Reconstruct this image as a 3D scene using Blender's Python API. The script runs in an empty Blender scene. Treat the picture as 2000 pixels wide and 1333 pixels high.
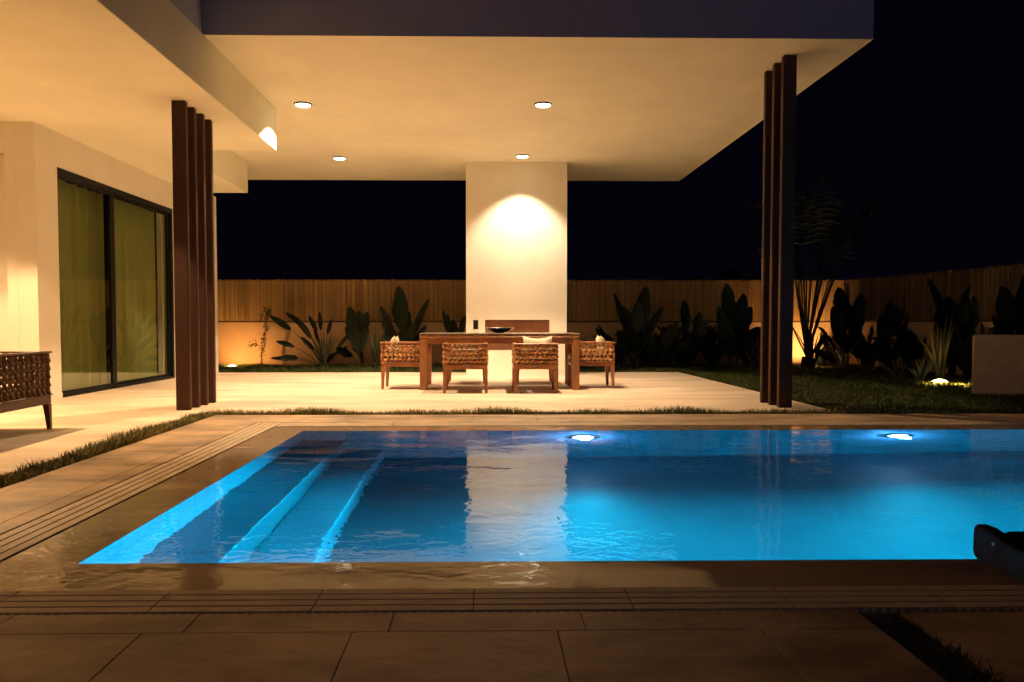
import bpy, math, random
import numpy as np
from mathutils import Vector, Matrix
random.seed(7); RN = np.random.RandomState(11)
S = bpy.context.scene
COL = S.collection
R = math.radians

# ------------------------------------------------------------------ camera
F, PX, PY, YAW, PITCH = 1600.0, 973.8, 698.0, .018, .041
cd = bpy.data.cameras.new('camera'); cam = bpy.data.objects.new('camera', cd); COL.objects.link(cam)
cd.sensor_width = 36; cd.lens = F / 2000 * 36
cd.shift_x = (1000 - PX) / 2000; cd.shift_y = (PY - 666.5) / 2000
cd.clip_start = .05; cd.clip_end = 600
cam.location = (0, 0, .9); cam.rotation_euler = (math.pi / 2 - PITCH, 0, -YAW)
S.camera = cam

# ------------------------------------------------------------------ night sky
w = bpy.data.worlds.new('World'); S.world = w; w.use_nodes = True
nt = w.node_tree; bg = nt.nodes['Background']
sky = nt.nodes.new('ShaderNodeTexSky'); sky.sky_type = 'NISHITA'; sky.sun_disc = False
sky.sun_elevation = R(-6); sky.sun_rotation = R(180); sky.air_density = 1.0; sky.ozone_density = 3
bg2 = nt.nodes.new('ShaderNodeBackground'); bg2.inputs[0].default_value = (.30, .26, .95, 1); bg2.inputs[1].default_value = .0026   # faint night glow
ad_ = nt.nodes.new('ShaderNodeAddShader'); nt.links.new(sky.outputs[0], bg.inputs[0]); bg.inputs[1].default_value = 4.5
nt.links.new(bg.outputs[0], ad_.inputs[0]); nt.links.new(bg2.outputs[0], ad_.inputs[1]); nt.links.new(ad_.outputs[0], nt.nodes['World Output'].inputs[0])

# ------------------------------------------------------------------ exposure, sampling
S.view_settings.view_transform = 'Standard'; S.view_settings.look = 'None'
S.view_settings.exposure = 0; S.view_settings.gamma = 1
S.render.engine = 'CYCLES'
cy = S.cycles
cy.use_denoising = True
cy.max_bounces = 10; cy.diffuse_bounces = 5; cy.glossy_bounces = 4; cy.transmission_bounces = 6; cy.transparent_max_bounces = 8
cy.caustics_reflective = False; cy.caustics_refractive = False
cy.sample_clamp_indirect = 6; cy.blur_glossy = .3
cy.use_light_tree = True

WARM = (1.0, .70, .41)
AMBER = (1.0, .50, .13)
POOLC = (.0, .57, 1.0)
P_CEIL, P_LEFT, P_POOL, P_GARD = 665., 760., 4700., 26.

# ------------------------------------------------------------------ helpers
class MB:
    def __init__(s): s.v = []; s.f = []
    def add(s, vs, fs):
        n = len(s.v); s.v += [tuple(p) for p in vs]; s.f += [tuple(i + n for i in f) for f in fs]
    def box(s, x0, x1, y0, y1, z0, z1):
        s.add([(x0,y0,z0),(x1,y0,z0),(x1,y1,z0),(x0,y1,z0),(x0,y0,z1),(x1,y0,z1),(x1,y1,z1),(x0,y1,z1)],
              [(0,3,2,1),(4,5,6,7),(0,1,5,4),(1,2,6,5),(2,3,7,6),(3,0,4,7)])
    def cbox(s, x0, x1, y0, y1, z0, z1, c=.004):
        """box with chamfered vertical and horizontal edges (three rings)"""
        c = min(c, (x1-x0)*.3, (y1-y0)*.3, (z1-z0)*.3)
        def ring(d, z):
            a, b, e, g = x0+d, x1-d, y0+d, y1-d
            return [(a+c,e,z),(b-c,e,z),(b,e+c,z),(b,g-c,z),(b-c,g,z),(a+c,g,z),(a,g-c,z),(a,e+c,z)]
        v = ring(c, z0) + ring(0, z0+c) + ring(0, z1-c) + ring(c, z1)
        f = [tuple(range(7, -1, -1)), tuple(range(24, 32))]
        for k in range(3):
            for i in range(8):
                j = (i+1) % 8
                f.append((k*8+i, k*8+j, k*8+8+j, k*8+8+i))
        s.add(v, f)
    def quad(s, a, b, c, d): s.add([a, b, c, d], [(0,1,2,3)])
    def tube(s, pts, rad, n=6, caps=True):
        pts = [Vector(p) for p in pts]
        if not hasattr(rad, '__len__'): rad = [rad]*len(pts)
        t0 = (pts[1]-pts[0]).normalized()
        u = t0.orthogonal().normalized(); vs = []
        for i, p in enumerate(pts):
            t = (pts[min(i+1, len(pts)-1)] - pts[max(i-1, 0)]).normalized()
            u = (u - t*u.dot(t)).normalized(); q = t.cross(u)
            for k in range(n):
                a = 2*math.pi*k/n
                vs.append(p + (u*math.cos(a) + q*math.sin(a))*rad[i])
        fs = []
        for i in range(len(pts)-1):
            for k in range(n):
                j = (k+1) % n
                fs.append((i*n+k, i*n+j, (i+1)*n+j, (i+1)*n+k))
        if caps: fs += [tuple(range(n-1, -1, -1)), tuple(range((len(pts)-1)*n, len(pts)*n))]
        s.add(vs, fs)
    def lathe(s, c, prof, n=24):
        vs = []; fs = []
        for r, z in prof:
            for k in range(n):
                a = 2*math.pi*k/n; vs.append((c[0]+r*math.cos(a), c[1]+r*math.sin(a), c[2]+z))
        for i in range(len(prof)-1):
            for k in range(n):
                j = (k+1) % n; fs.append((i*n+k, i*n+j, (i+1)*n+j, (i+1)*n+k))
        s.add(vs, fs)
    def build(s, name, mat, parent=None, smooth=False, loc=None):
        me = bpy.data.meshes.new(name); me.from_pydata(s.v, [], s.f); me.update()
        if smooth: me.polygons.foreach_set('use_smooth', [True]*len(me.polygons))
        o = bpy.data.objects.new(name, me); COL.objects.link(o)
        if mat: me.materials.append(mat)
        if parent: o.parent = parent
        if loc: o.location = loc
        return o

def tag(o, label=None, cat=None, group=None, kind=None):
    if label: o['label'] = label
    if cat: o['category'] = cat
    if group: o['group'] = group
    if kind: o['kind'] = kind
    return o
def empty(name, loc=(0,0,0), rz=0, **k):
    o = bpy.data.objects.new(name, None); COL.objects.link(o); o.location = loc; o.rotation_euler = (0,0,rz)
    o.empty_display_size = .2
    return tag(o, **k)
def copy_tree(o, parent=None):
    c = o.copy(); COL.objects.link(c)
    if parent: c.parent = parent
    for ch in list(o.children): copy_tree(ch, c)
    return c
def bevel(o, wd=.004, seg=2):
    m = o.modifiers.new('bevel', 'BEVEL'); m.width = wd; m.segments = seg; m.limit_method = 'ANGLE'; m.angle_limit = R(40)
    return o

# ------------------------------------------------------------------ materials
def mat(name, col, rough=.6, var=.0, vscale=3., bump=0., bscale=60., spec=.5, metal=0., island=0., col2=None, stretch=None, coat=0., world=False, detail=6, bdist=.01, tight=.3):
    m = bpy.data.materials.new(name); m.use_nodes = True
    n = m.node_tree; L = n.links; P = n.nodes['Principled BSDF']
    P.inputs['Base Color'].default_value = (*col, 1); P.inputs['Roughness'].default_value = rough
    P.inputs['Specular IOR Level'].default_value = spec; P.inputs['Metallic'].default_value = metal
    P.inputs['Coat Weight'].default_value = coat; P.inputs['Coat Roughness'].default_value = .02
    if world:
        g = n.nodes.new('ShaderNodeNewGeometry'); src = g.outputs['Position']
    else:
        tc = n.nodes.new('ShaderNodeTexCoord'); src = tc.outputs['Object']
    if stretch:
        mp = n.nodes.new('ShaderNodeMapping'); mp.inputs['Scale'].default_value = stretch; L.new(src, mp.inputs[0]); src = mp.outputs[0]
    if var or col2:
        t = n.nodes.new('ShaderNodeTexNoise'); t.inputs['Scale'].default_value = vscale; t.inputs['Detail'].default_value = detail
        t.inputs['Roughness'].default_value = .62
        L.new(src, t.inputs['Vector'])
        r = n.nodes.new('ShaderNodeValToRGB')
        c2 = col2 or tuple(c*(1-var) for c in col)
        c1 = col if col2 else tuple(min(1, c*(1+var*.6)) for c in col)
        r.color_ramp.elements[0].position = tight; r.color_ramp.elements[1].position = 1-tight
        r.color_ramp.elements[0].color = (*c2, 1); r.color_ramp.elements[1].color = (*c1, 1)
        L.new(t.outputs[0], r.inputs[0]); out = r.outputs[0]
        L.new(out, P.inputs['Base Color'])
        mr = n.nodes.new('ShaderNodeMapRange'); mr.inputs[3].default_value = rough*.8; mr.inputs[4].default_value = min(1, rough*1.2)
        L.new(t.outputs[0], mr.inputs[0]); L.new(mr.outputs[0], P.inputs['Roughness'])
    if island:
        g2 = n.nodes.new('ShaderNodeNewGeometry'); hs = n.nodes.new('ShaderNodeHueSaturation')
        mr = n.nodes.new('ShaderNodeMapRange'); mr.inputs[3].default_value = 1-island; mr.inputs[4].default_value = 1+island
        L.new(g2.outputs['Random Per Island'], mr.inputs[0]); L.new(mr.outputs[0], hs.inputs['Value'])
        m2 = n.nodes.new('ShaderNodeMapRange'); m2.inputs[3].default_value = .5-island*.06; m2.inputs[4].default_value = .5+island*.05
        w2 = n.nodes.new('ShaderNodeMath'); w2.operation = 'FRACT'; w3 = n.nodes.new('ShaderNodeMath'); w3.operation = 'MULTIPLY'; w3.inputs[1].default_value = 37.7
        L.new(g2.outputs['Random Per Island'], w3.inputs[0]); L.new(w3.outputs[0], w2.inputs[0]); L.new(w2.outputs[0], m2.inputs[0]); L.new(m2.outputs[0], hs.inputs['Hue'])
        if P.inputs['Base Color'].links: L.new(P.inputs['Base Color'].links[0].from_socket, hs.inputs['Color'])
        else: hs.inputs['Color'].default_value = (*col, 1)
        L.new(hs.outputs[0], P.inputs['Base Color'])
    if bump:
        t2 = n.nodes.new('ShaderNodeTexNoise'); t2.inputs['Scale'].default_value = bscale; t2.inputs['Detail'].default_value = 4
        L.new(src, t2.inputs['Vector'])
        b = n.nodes.new('ShaderNodeBump'); b.inputs['Strength'].default_value = bump; b.inputs['Distance'].default_value = bdist
        L.new(t2.outputs[0], b.inputs['Height']); L.new(b.outputs[0], P.inputs['Normal'])
    return m

def emis(name, col, st):
    m = bpy.data.materials.new(name); m.use_nodes = True; P = m.node_tree.nodes['Principled BSDF']
    P.inputs['Base Color'].default_value = (0, 0, 0, 1); P.inputs['Emission Color'].default_value = (*col, 1); P.inputs['Emission Strength'].default_value = st
    return m

def ripple(n, dist=.009):
    """height field shared by the pool water and the wet film on the ledge"""
    L = n.links; g = n.nodes.new('ShaderNodeNewGeometry')
    def noise(sc, st, det, dist=0):
        mp = n.nodes.new('ShaderNodeMapping'); mp.inputs['Scale'].default_value = st
        t = n.nodes.new('ShaderNodeTexNoise'); t.inputs['Scale'].default_value = sc; t.inputs['Detail'].default_value = det; t.inputs['Distortion'].default_value = dist
        L.new(g.outputs['Position'], mp.inputs[0]); L.new(mp.outputs[0], t.inputs['Vector']); return t.outputs[0]
    a = noise(1.9, (.7, 1., 1.), 1, .5); b = noise(13., (.8, 1., 1.), 2, .8); patch = noise(.8, (1, 1, 1), 1)
    mr = n.nodes.new('ShaderNodeMapRange'); mr.inputs[1].default_value = .33; mr.inputs[2].default_value = .70
    L.new(patch, mr.inputs[0])
    mu = n.nodes.new('ShaderNodeMath'); mu.operation = 'MULTIPLY'; L.new(b, mu.inputs[0]); L.new(mr.outputs[0], mu.inputs[1])
    m2 = n.nodes.new('ShaderNodeMath'); m2.operation = 'MULTIPLY'; m2.inputs[1].default_value = .38; L.new(mu.outputs[0], m2.inputs[0])
    ad = n.nodes.new('ShaderNodeMath'); L.new(a, ad.inputs[0]); L.new(m2.outputs[0], ad.inputs[1])
    bp = n.nodes.new('ShaderNodeBump'); bp.inputs['Strength'].default_value = 1; bp.inputs['Distance'].default_value = dist
    L.new(ad.outputs[0], bp.inputs['Height']); return bp

M = {}
M['stucco'] = mat('stucco', (.88, .84, .73), .85, .05, 1.3, .35, 90, .3, world=True)
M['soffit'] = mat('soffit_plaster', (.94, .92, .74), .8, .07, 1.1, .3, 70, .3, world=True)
M['fascia'] = mat('fascia_sky_tint', (.54, .59, .72), .85, .08, 2, .3, 90, .3, world=True)  # plaster with the blue cast of the sky light put into its colour
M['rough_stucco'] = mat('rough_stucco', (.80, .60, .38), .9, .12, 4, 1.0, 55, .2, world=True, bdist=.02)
M['terrace'] = mat('terrace_cement', (.77, .62, .48), .55, .2, 1.4, .12, 25, .4, stretch=(.5, 1.8, 1), world=True, detail=12, tight=.37)
M['deck'] = mat('deck_porcelain', (.50, .345, .21), .5, .5, 2.0, .25, 22, .45, stretch=(.7, 1.5, 1), world=True, detail=12, tight=.38)
M['drain'] = mat('drain_slab_stone', (.62, .48, .33), .55, .16, 5, .1, 40, .4, world=True)
M['dark'] = mat('joint_dark', (.02, .016, .012), .9)
M['pooltile'] = mat('pool_tile', (.23, .315, .355), .35, .14, 1.8, .05, 20, .4, world=True, detail=8)
M['wood'] = mat('teak_wood', (.40, .155, .048), .38, .0, 9, .15, 40, .5, col2=(.24, .08, .025), stretch=(1, 1, .25), island=.12)
M['fin'] = mat('fin_wood', (.062, .024, .013), .5, .0, 16, .25, 50, .3, col2=(.055, .016, .008), stretch=(6, 6, .12), island=.1)
M['loungerwood'] = mat('lounger_wood', (.055, .018, .010), .75, .3, 9, .2, 40, .03)
M['sofawood'] = mat('sofa_wood', (.085, .026, .011), .36, .3, 9, .15, 40, .5)
M['rope'] = mat('woven_rope', (.50, .25, .095), .6, .35, 30, .5, 160, .35, island=.35)
M['sofarope'] = mat('sofa_rope', (.12, .050, .018), .5, .35, 30, .5, 160, .35, island=.35)
M['cushion'] = mat('cushion_cream', (.72, .62, .47), .9, .06, 20, .3, 300, .2)
M['blackcloth'] = mat('black_cloth', (.004, .003, .003), .95, .1, 20, .3, 300, .0)
M['blackmetal'] = mat('black_metal', (.010, .010, .011), .5, .1, 8, 0, 1, .15)
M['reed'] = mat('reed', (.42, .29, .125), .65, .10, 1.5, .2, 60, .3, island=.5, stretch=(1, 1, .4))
M['reed_dim'] = mat('reed_shaded', (.13, .090, .058), .75, .15, 1.5, .2, 60, .2, island=.5, stretch=(1, 1, .4))  # same reed; the side wall's dimness is put into a darker colour
M['wallpaint'] = mat('wall_paint', (.48, .33, .20), .85, .12, 2, .3, 60, .3, world=True)
M['capdark'] = mat('cap_dark', (.05, .028, .018), .7)
M['leaf'] = mat('leaf_dark', (.010, .018, .007), .5, .35, 5, .1, 40, .2, island=.3)
M['blade'] = mat('leaf_strap', (.060, .062, .022), .5, .3, 5, .1, 40, .4, island=.35)
M['palm'] = mat('palm_leaf', (.020, .028, .014), .45, .3, 5, .1, 40, .4, island=.3)
M['stalk'] = mat('stalk', (.06, .055, .025), .6, .3, 5)
M['bark'] = mat('bark', (.025, .018, .012), .9, .4, 9, .8, 20)
M['lawn'] = mat('lawn_blades', (.060, .080, .014), .55, .3, .8, 0, 1, .3, island=.5)
M['strip'] = mat('strip_blades', (.30, .22, .045), .6, .55, 2.6, 0, 1, .3, island=.55, col2=(.085, .12, .016))
M['soil'] = mat('soil', (.020, .022, .010), .95, .4, 5, .6, 30, .2)
M['ground'] = mat('ground', (.04, .035, .025), .95, .4, .6, .3, 10, .2)
M['niche'] = mat('niche_steel', (.20, .075, .032), .5, .3, 3, .1, 30, .4)
M['metal'] = mat('steel', (.6, .58, .54), .25, metal=1)
M['bowl'] = mat('bowl_glass', (.02, .02, .022), .08, spec=.8, coat=.6)
M['tabletop'] = mat('table_top', (.30, .25, .20), .16, .2, 30, spec=.6)
M['curtain'] = mat('curtain_cloth', (.40, .44, .34), .9, .08, 4)
M['room'] = mat('room_dark', (.05, .045, .04), .9)
M['lens_warm'] = emis('lens_warm', (1, .86, .62), 9)
M['lens_amber'] = emis('lens_amber', (1, .80, .42), 26)
M['lens_pool'] = emis('lens_pool', (.55, .85, 1), 60)

def tile_lines(m, step=.6, wd=.004, dark=.55):
    n = m.node_tree; L = n.links; P = n.nodes['Principled BSDF']; g = n.nodes.new('ShaderNodeNewGeometry'); sp = n.nodes.new('ShaderNodeSeparateXYZ'); L.new(g.outputs['Position'], sp.inputs[0]); acc = None
    for k, off in ((0, .568), (1, .48), (2, .25)):
        def mm(op, a, b=None):
            q = n.nodes.new('ShaderNodeMath'); q.operation = op
            L.new(a, q.inputs[0])
            if isinstance(b, float): q.inputs[1].default_value = b
            elif b is not None: L.new(b, q.inputs[1])
            return q.outputs[0]
        v = mm('LESS_THAN', mm('FLOORED_MODULO', mm('ADD', sp.outputs[k], off), step), wd)
        acc = v if acc is None else mm('MAXIMUM', acc, v)
    mx = n.nodes.new('ShaderNodeMix'); mx.data_type = 'RGBA'; mx.blend_type = 'MULTIPLY'; L.new(acc, mx.inputs[0])
    L.new(P.inputs['Base Color'].links[0].from_socket, mx.inputs[6]); mx.inputs[7].default_value = (dark, dark, dark, 1); L.new(mx.outputs[2], P.inputs['Base Color'])
tile_lines(M['pooltile'], .6, .007, .45)
# wet ledge: tile seen through a thin film of water
m = mat('wet_ledge', (.38, .25, .12), .5, .28, 2.2, 0, 1, .4, world=True, detail=9); M['ledge'] = m
n = m.node_tree; P = n.nodes['Principled BSDF']; P.inputs['Coat Weight'].default_value = 1; P.inputs['Coat IOR'].default_value = 1.42; P.inputs['Coat Roughness'].default_value = .015
n.links.new(ripple(n, .018).outputs[0], P.inputs['Coat Normal'])
# water
m = bpy.data.materials.new('water'); m.use_nodes = True; n = m.node_tree; n.nodes.remove(n.nodes['Principled BSDF'])
gl = n.nodes.new('ShaderNodeBsdfGlass'); gl.inputs['IOR'].default_value = 1.42; gl.inputs['Roughness'].default_value = 0; gl.inputs['Color'].default_value = (.93, .985, 1, 1)
n.links.new(ripple(n).outputs[0], gl.inputs['Normal']); n.links.new(gl.outputs[0], n.nodes['Material Output'].inputs[0]); M['water'] = m
# door glass: tinted, clear, mirror-like at a slant
m = bpy.data.materials.new('door_glass'); m.use_nodes = True; n = m.node_tree; n.nodes.remove(n.nodes['Principled BSDF'])
tr = n.nodes.new('ShaderNodeBsdfTransparent'); tr.inputs[0].default_value = (.78, .80, .50, 1)
go = n.nodes.new('ShaderNodeBsdfGlossy'); go.inputs['Roughness'].default_value = .0; go.inputs[0].default_value = (.86, .92, .72, 1)
fr = n.nodes.new('ShaderNodeFresnel'); fr.inputs[0].default_value = 2.4; mx = n.nodes.new('ShaderNodeMixShader')
gb = n.nodes.new('ShaderNodeNewGeometry'); mrb = n.nodes.new('ShaderNodeMapRange'); mrb.inputs[3].default_value = 2.4; mrb.inputs[4].default_value = 1/2.4
n.links.new(gb.outputs['Backfacing'], mrb.inputs[0]); n.links.new(mrb.outputs[0], fr.inputs[0])   # the same pane from both sides
n.links.new(fr.outputs[0], mx.inputs[0]); n.links.new(tr.outputs[0], mx.inputs[1]); n.links.new(go.outputs[0], mx.inputs[2]); n.links.new(mx.outputs[0], n.nodes['Material Output'].inputs[0]); M['glass'] = m

# ------------------------------------------------------------------ dimensions
SOF = 3.72; LOW = 3.18; BX = -2.73; WX = -5.08
px0, px1, py0, py1, pz = -1.53, 6.9, 3.08, 6.90, -1.45     # pool basin
lx0, lx1, ly0, ly1 = px0-.30, px1+.30, py0-.32, py1+.30   # wet ledge outer
dx0, dx1, dy0, dy1 = lx0-.24, lx1+.24, ly0-.235, ly1+.24  # drain outer

# ------------------------------------------------------------------ ground sheet with the pool hole
def ring(mb, X, Y, z):
    (a, b, c, d), (e, f, g, h) = X, Y
    for x0, x1, y0, y1 in ((a, d, e, f), (a, b, f, g), (c, d, f, g), (a, d, g, h)):
        mb.quad((x0, y0, z), (x1, y0, z), (x1, y1, z), (x0, y1, z))
g = MB(); ring(g, (-150, px0-.05, px1+.05, 150), (-150, py0-.05, py1+.05, 150), -.06)
tag(g.build('ground', M['ground']), kind='structure')

# pool deck: separate slabs with open joints
g = MB()
def slabs(xs, ys, z0=-.03, z1=0., gap=.0026):
    for i in range(len(xs)-1):
        for j in range(len(ys)-1):
            g.cbox(xs[i]+gap/2, xs[i+1]-gap/2, ys[j]+gap/2, ys[j+1]-gap/2, z0, z1, .0015)
fx = [-2.64+.0] + [-2.195, -1.595] + [-.995, -.385, .215, .815, 1.17]
slabs(fx, [-1.8, -.6, .6, 1.166, 2.366]); slabs([-2.64, -2.18, -1.45, -.88, -.28, .30, .92, 1.17], [2.366, dy0])
slabs([1.30, 1.85, 2.45, 3.05, 3.65, 4.25, 4.85, 5.45, 6.05, 6.65, 7.44], [-1.8, -.6, .6, 1.2, 2.50])
slabs([-2.64, -2.565], [dy0+.6*i for i in range(9)]+[8.08]); slabs([-2.565, -2.18], [dy0]+[dy0+.37+.735*i for i in range(0, 7)]+[8.08])
slabs([-2.18, dx0], [dy0+.75*i for i in range(7)]+[dy1])
fxs = [-2.18, -1.6] + [-1+.6*i for i in range(14)] + [7.44]
slabs(fxs, [dy1, dy1+.15]); slabs([x+.3 for x in fxs[:-1]]+[7.44], [dy1+.15, 8.08]); slabs([-2.18, -1.88], [dy1+.15, 8.08])
slabs([dx1, 8.6], [dy0+.6*i for i in range(-7, 10)])
deck = tag(g.build('pool_deck', M['deck']), kind='structure')
g = MB()
ring(g, (-2.65, dx0-.01, dx1+.01, 8.61), (-1.81, dy0-.01, dy1+.01, 8.085), -.012)
tag(g.build('deck_bedding', M['dark']), kind='structure')

# overflow drain: grooved slabs round the pool
g = MB(); n_ = 4; gp = .009
def groove_run(a0, a1, w0, w1, axis, L, outer_first):
    """long slabs of length L from a0 to a1, split across into four ribs"""
    rib = (w1-w0-.016)/n_
    k = a0
    while k < a1-.01:
        e = min(k+L, a1)
        for i in range(n_):
            s0 = w0 + (.016 if outer_first else 0) + i*rib
            s1 = s0 + rib - gp
            if axis == 'x': g.cbox(k+.0015, e-.0015, s0, s1, -.03, .001, .0015)
            else: g.cbox(s0, s1, k+.0015, e-.0015, -.03, .001, .0015)
        k = e
groove_run(dx0, dx1, dy0, ly0, 'x', .509, True)
groove_run(lx0-.0, dx1, ly1, dy1, 'x', .509, False)
groove_run(ly0, dy1, dx0, lx0, 'y', .5, True)
groove_run(ly0, ly1, lx1, dx1, 'y', .5, False)
tag(g.build('overflow_drain', M['drain']), 'pale grooved stone overflow drain framing the lit swimming pool', 'drain')
dr = COL.objects['overflow_drain']
# perforated grid bars across the widest outer slot
g = MB()
x = dx0
while x < dx1:
    g.box(x, x+.012, dy0+.001, dy0+.015, -.012, -.004); x += .030
y = dy0
while y < dy1:
    g.box(dx0+.001, dx0+.015, y, y+.012, -.012, -.004); y += .030
g.build('grid_bar', M['drain'], dr)
g = MB(); ring(g, (dx0-.002, lx0+.002, lx1-.002, dx1+.002), (dy0-.002, ly0+.002, ly1-.002, dy1+.002), -.028)
g.build('gutter', M['dark'], dr)

# terrace
g = MB()
g.cbox(-12, -2.86, -2, 9.2, -.05, 0, .003); g.cbox(-12, -2.86, 9.203, 15.15, -.05, 0, .003)
g.cbox(-2.857, 3.62, 8.30, 11.72, -.05, 0, .003); g.cbox(-2.857, 3.62, 11.723, 15.15, -.05, 0, .003)
tag(g.build('terrace', M['terrace']), kind='structure')

# soil below grass
g = MB()
for a in ((-2.86, -2.64, -2, 8.08), (-2.86, 3.62, 8.08, 8.30), (3.62, 14, 8.08, 15.15), (-12, 14, 15.15, 17.4), (1.17, 1.30, -1.8, 2.5), (1.30, 7.4, 2.45, 2.52)):
    g.quad((a[0], a[2], -.016), (a[1], a[2], -.016), (a[1], a[3], -.016), (a[0], a[3], -.016))
tag(g.build('soil', M['soil']), kind='structure')

# ------------------------------------------------------------------ the pool
pool = empty('swimming_pool', (px0, py0, 0), label='rectangular swimming pool glowing blue with steps along its left side', cat='swimming pool')
def pl(name, mb, m_, smooth=False):
    o = mb.build(name, m_, smooth=smooth); o.parent = pool; o.matrix_parent_inverse = Matrix.Translation((-px0, -py0, 0)); return o
g = MB()
def wallgrid(a, b, z0, z1):
    g.quad((*a, z0), (*b, z0), (*b, z1), (*a, z1))
wallgrid((px0, py1), (px0, py0), pz, -.005); wallgrid((px1, py1), (px0, py1), pz, -.005)
wallgrid((px0, py0), (px1, py0), pz, -.005); wallgrid((px1, py0), (px1, py1), pz, -.005)
g.quad((px0, py0, pz), (px1, py0, pz), (px1, py1, pz), (px0, py1, pz))
pl('basin', g, M['pooltile'])
g = MB(); g.cbox(px0+.002, -1.166, py0+.002, py1-.002, pz+.001, -.58, .003); pl('step', g, M['pooltile'])
g = MB(); g.cbox(-1.163, -.85, py0+.002, py1-.002, pz+.001, -1.04, .003); pl('step', g, M['pooltile'])
g = MB(); ring(g, (lx0, px0, px1, lx1), (ly0, py0, py1, ly1), -.004)
pl('ledge', g, M['ledge'])
g = MB(); g.quad((px0, py0, -.0045), (px1, py0, -.0045), (px1, py1, -.0045), (px0, py1, -.0045))
tag(g.build('water', M['water']), kind='structure')
def spot(name, loc, target, power, col, angle, blend, rad=.04, parent=None, flat=1.):
    l = bpy.data.lights.new(name, 'SPOT'); l.energy = power; l.color = col; l.spot_size = R(angle); l.spot_blend = blend; l.shadow_soft_size = rad
    o = bpy.data.objects.new(name, l); COL.objects.link(o)
    d = Vector(target)-Vector(loc); o.rotation_euler = d.to_track_quat('-Z', 'Y').to_euler(); o.location = loc; o.scale = (1, flat, 1)
    if parent: o.parent = parent; o.matrix_parent_inverse = Matrix.Translation(parent.location).inverted()
    return o
for x, lab in ((.84, 'round white-blue underwater lamp nearest the column reflection'), (3.52, 'round white-blue underwater lamp near the right end of the far pool wall'), (6.2, 'round underwater lamp at the far right end of the pool wall')):
    e = empty('underwater_lamp', (x, py1, -.42), label=lab, cat='pool light', group='underwater lamps in the far pool wall')
    c = MB(); c.lathe((0, 0, 0), [(.001, .03), (.085, .028), (.09, .0), (.09, -.002)], 28)
    o = c.build('lens', M['lens_pool'], e, True); o.rotation_euler = (R(90), 0, 0); o.location = (0, -.008, 0)
    c = MB(); c.lathe((0, 0, 0), [(.088, 0), (.092, .034), (.125, .03), (.132, .0)], 28)
    o = c.build('rim', M['metal'], e, True); o.rotation_euler = (R(90), 0, 0); o.location = (0, -.004, 0)
    spot('pool_spot', (x, py1-.06, -.42), (x+.1, py1-2.6, -.42), P_POOL, POOLC, 156, .9, .07, e, .25)
    pt = bpy.data.lights.new('pool_glow', 'POINT'); pt.energy = P_POOL*.006; pt.color = (.08, .42, 1); pt.shadow_soft_size = .05
    po = bpy.data.objects.new('pool_glow', pt); COL.objects.link(po); po.parent = e; po.location = (0, -.14, 0)

# ------------------------------------------------------------------ the villa
villa = empty('villa', (WX, 9.45, 0), label='white stucco villa with glass doors, a low ceiling wing and a wide flat terrace roof', cat='house')
VI = Matrix.Translation((-WX, -9.45, 0))
def vp(name, mb, m_, bev=0):
    o = mb.build(name, m_, villa); o.matrix_parent_inverse = VI
    if bev: bevel(o, bev, 2)
    return o
g = MB(); g.box(-12, 3.87, 8.185, 16.3, SOF, SOF+.004)
vp('roof_soffit', g, M['soffit'])
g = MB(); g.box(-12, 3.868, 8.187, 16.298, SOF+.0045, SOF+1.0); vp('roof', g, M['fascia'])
g = MB(); g.box(-12, BX, -3, 10.95, LOW, SOF-.003); vp('low_ceiling', g, M['soffit'], .006)
g = MB(); g.box(-12, -4.12, 10.953, 14.5, LOW+.001, SOF-.003); vp('low_ceiling', g, M['soffit'], .006)
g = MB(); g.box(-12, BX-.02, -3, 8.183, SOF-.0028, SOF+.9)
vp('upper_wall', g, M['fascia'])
# walls: the door wall with its opening, front return, far end pier
DY0, DY1, DZ = 9.93, 13.62, 2.775
g = MB()
g.box(WX-.22, WX, 9.45, DY0, 0, LOW-.001); g.box(WX-.22, WX, DY1, 14.0, 0, LOW-.001); g.box(WX-.22, WX, DY0, DY1, DZ, LOW-.001)
g.box(WX-.22, -4.83, 14.003, 14.98, 0, LOW-.0005)
g.box(-5.42, WX-.222, 9.45, 9.72, 0, LOW-.001); g.box(-12, -5.422, 9.45, 9.72, 2.88, LOW-.001)
g.box(-12, -5.3, 9.75, 9.9, 0, LOW-.002)
vp('wall', g, M['stucco'])
g = MB(); g.cbox(WX, WX+.012, 9.45, DY0-.002, 0, .07, .003); g.cbox(-5.42, WX-.002, 9.438, 9.449, 0, .07, .003)
vp('skirting', g, M['stucco'])
# interior box
g = MB(); g.box(-9.5, -9.4, 9.9, 15, 0, 3.1); g.box(-9.4, WX-.22, 14.8, 14.9, 0, 3.1); g.box(-9.4, WX-.25, 9.92, 14.8, 3.08, 3.1)
vp('room_wall', g, M['room'])
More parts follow.
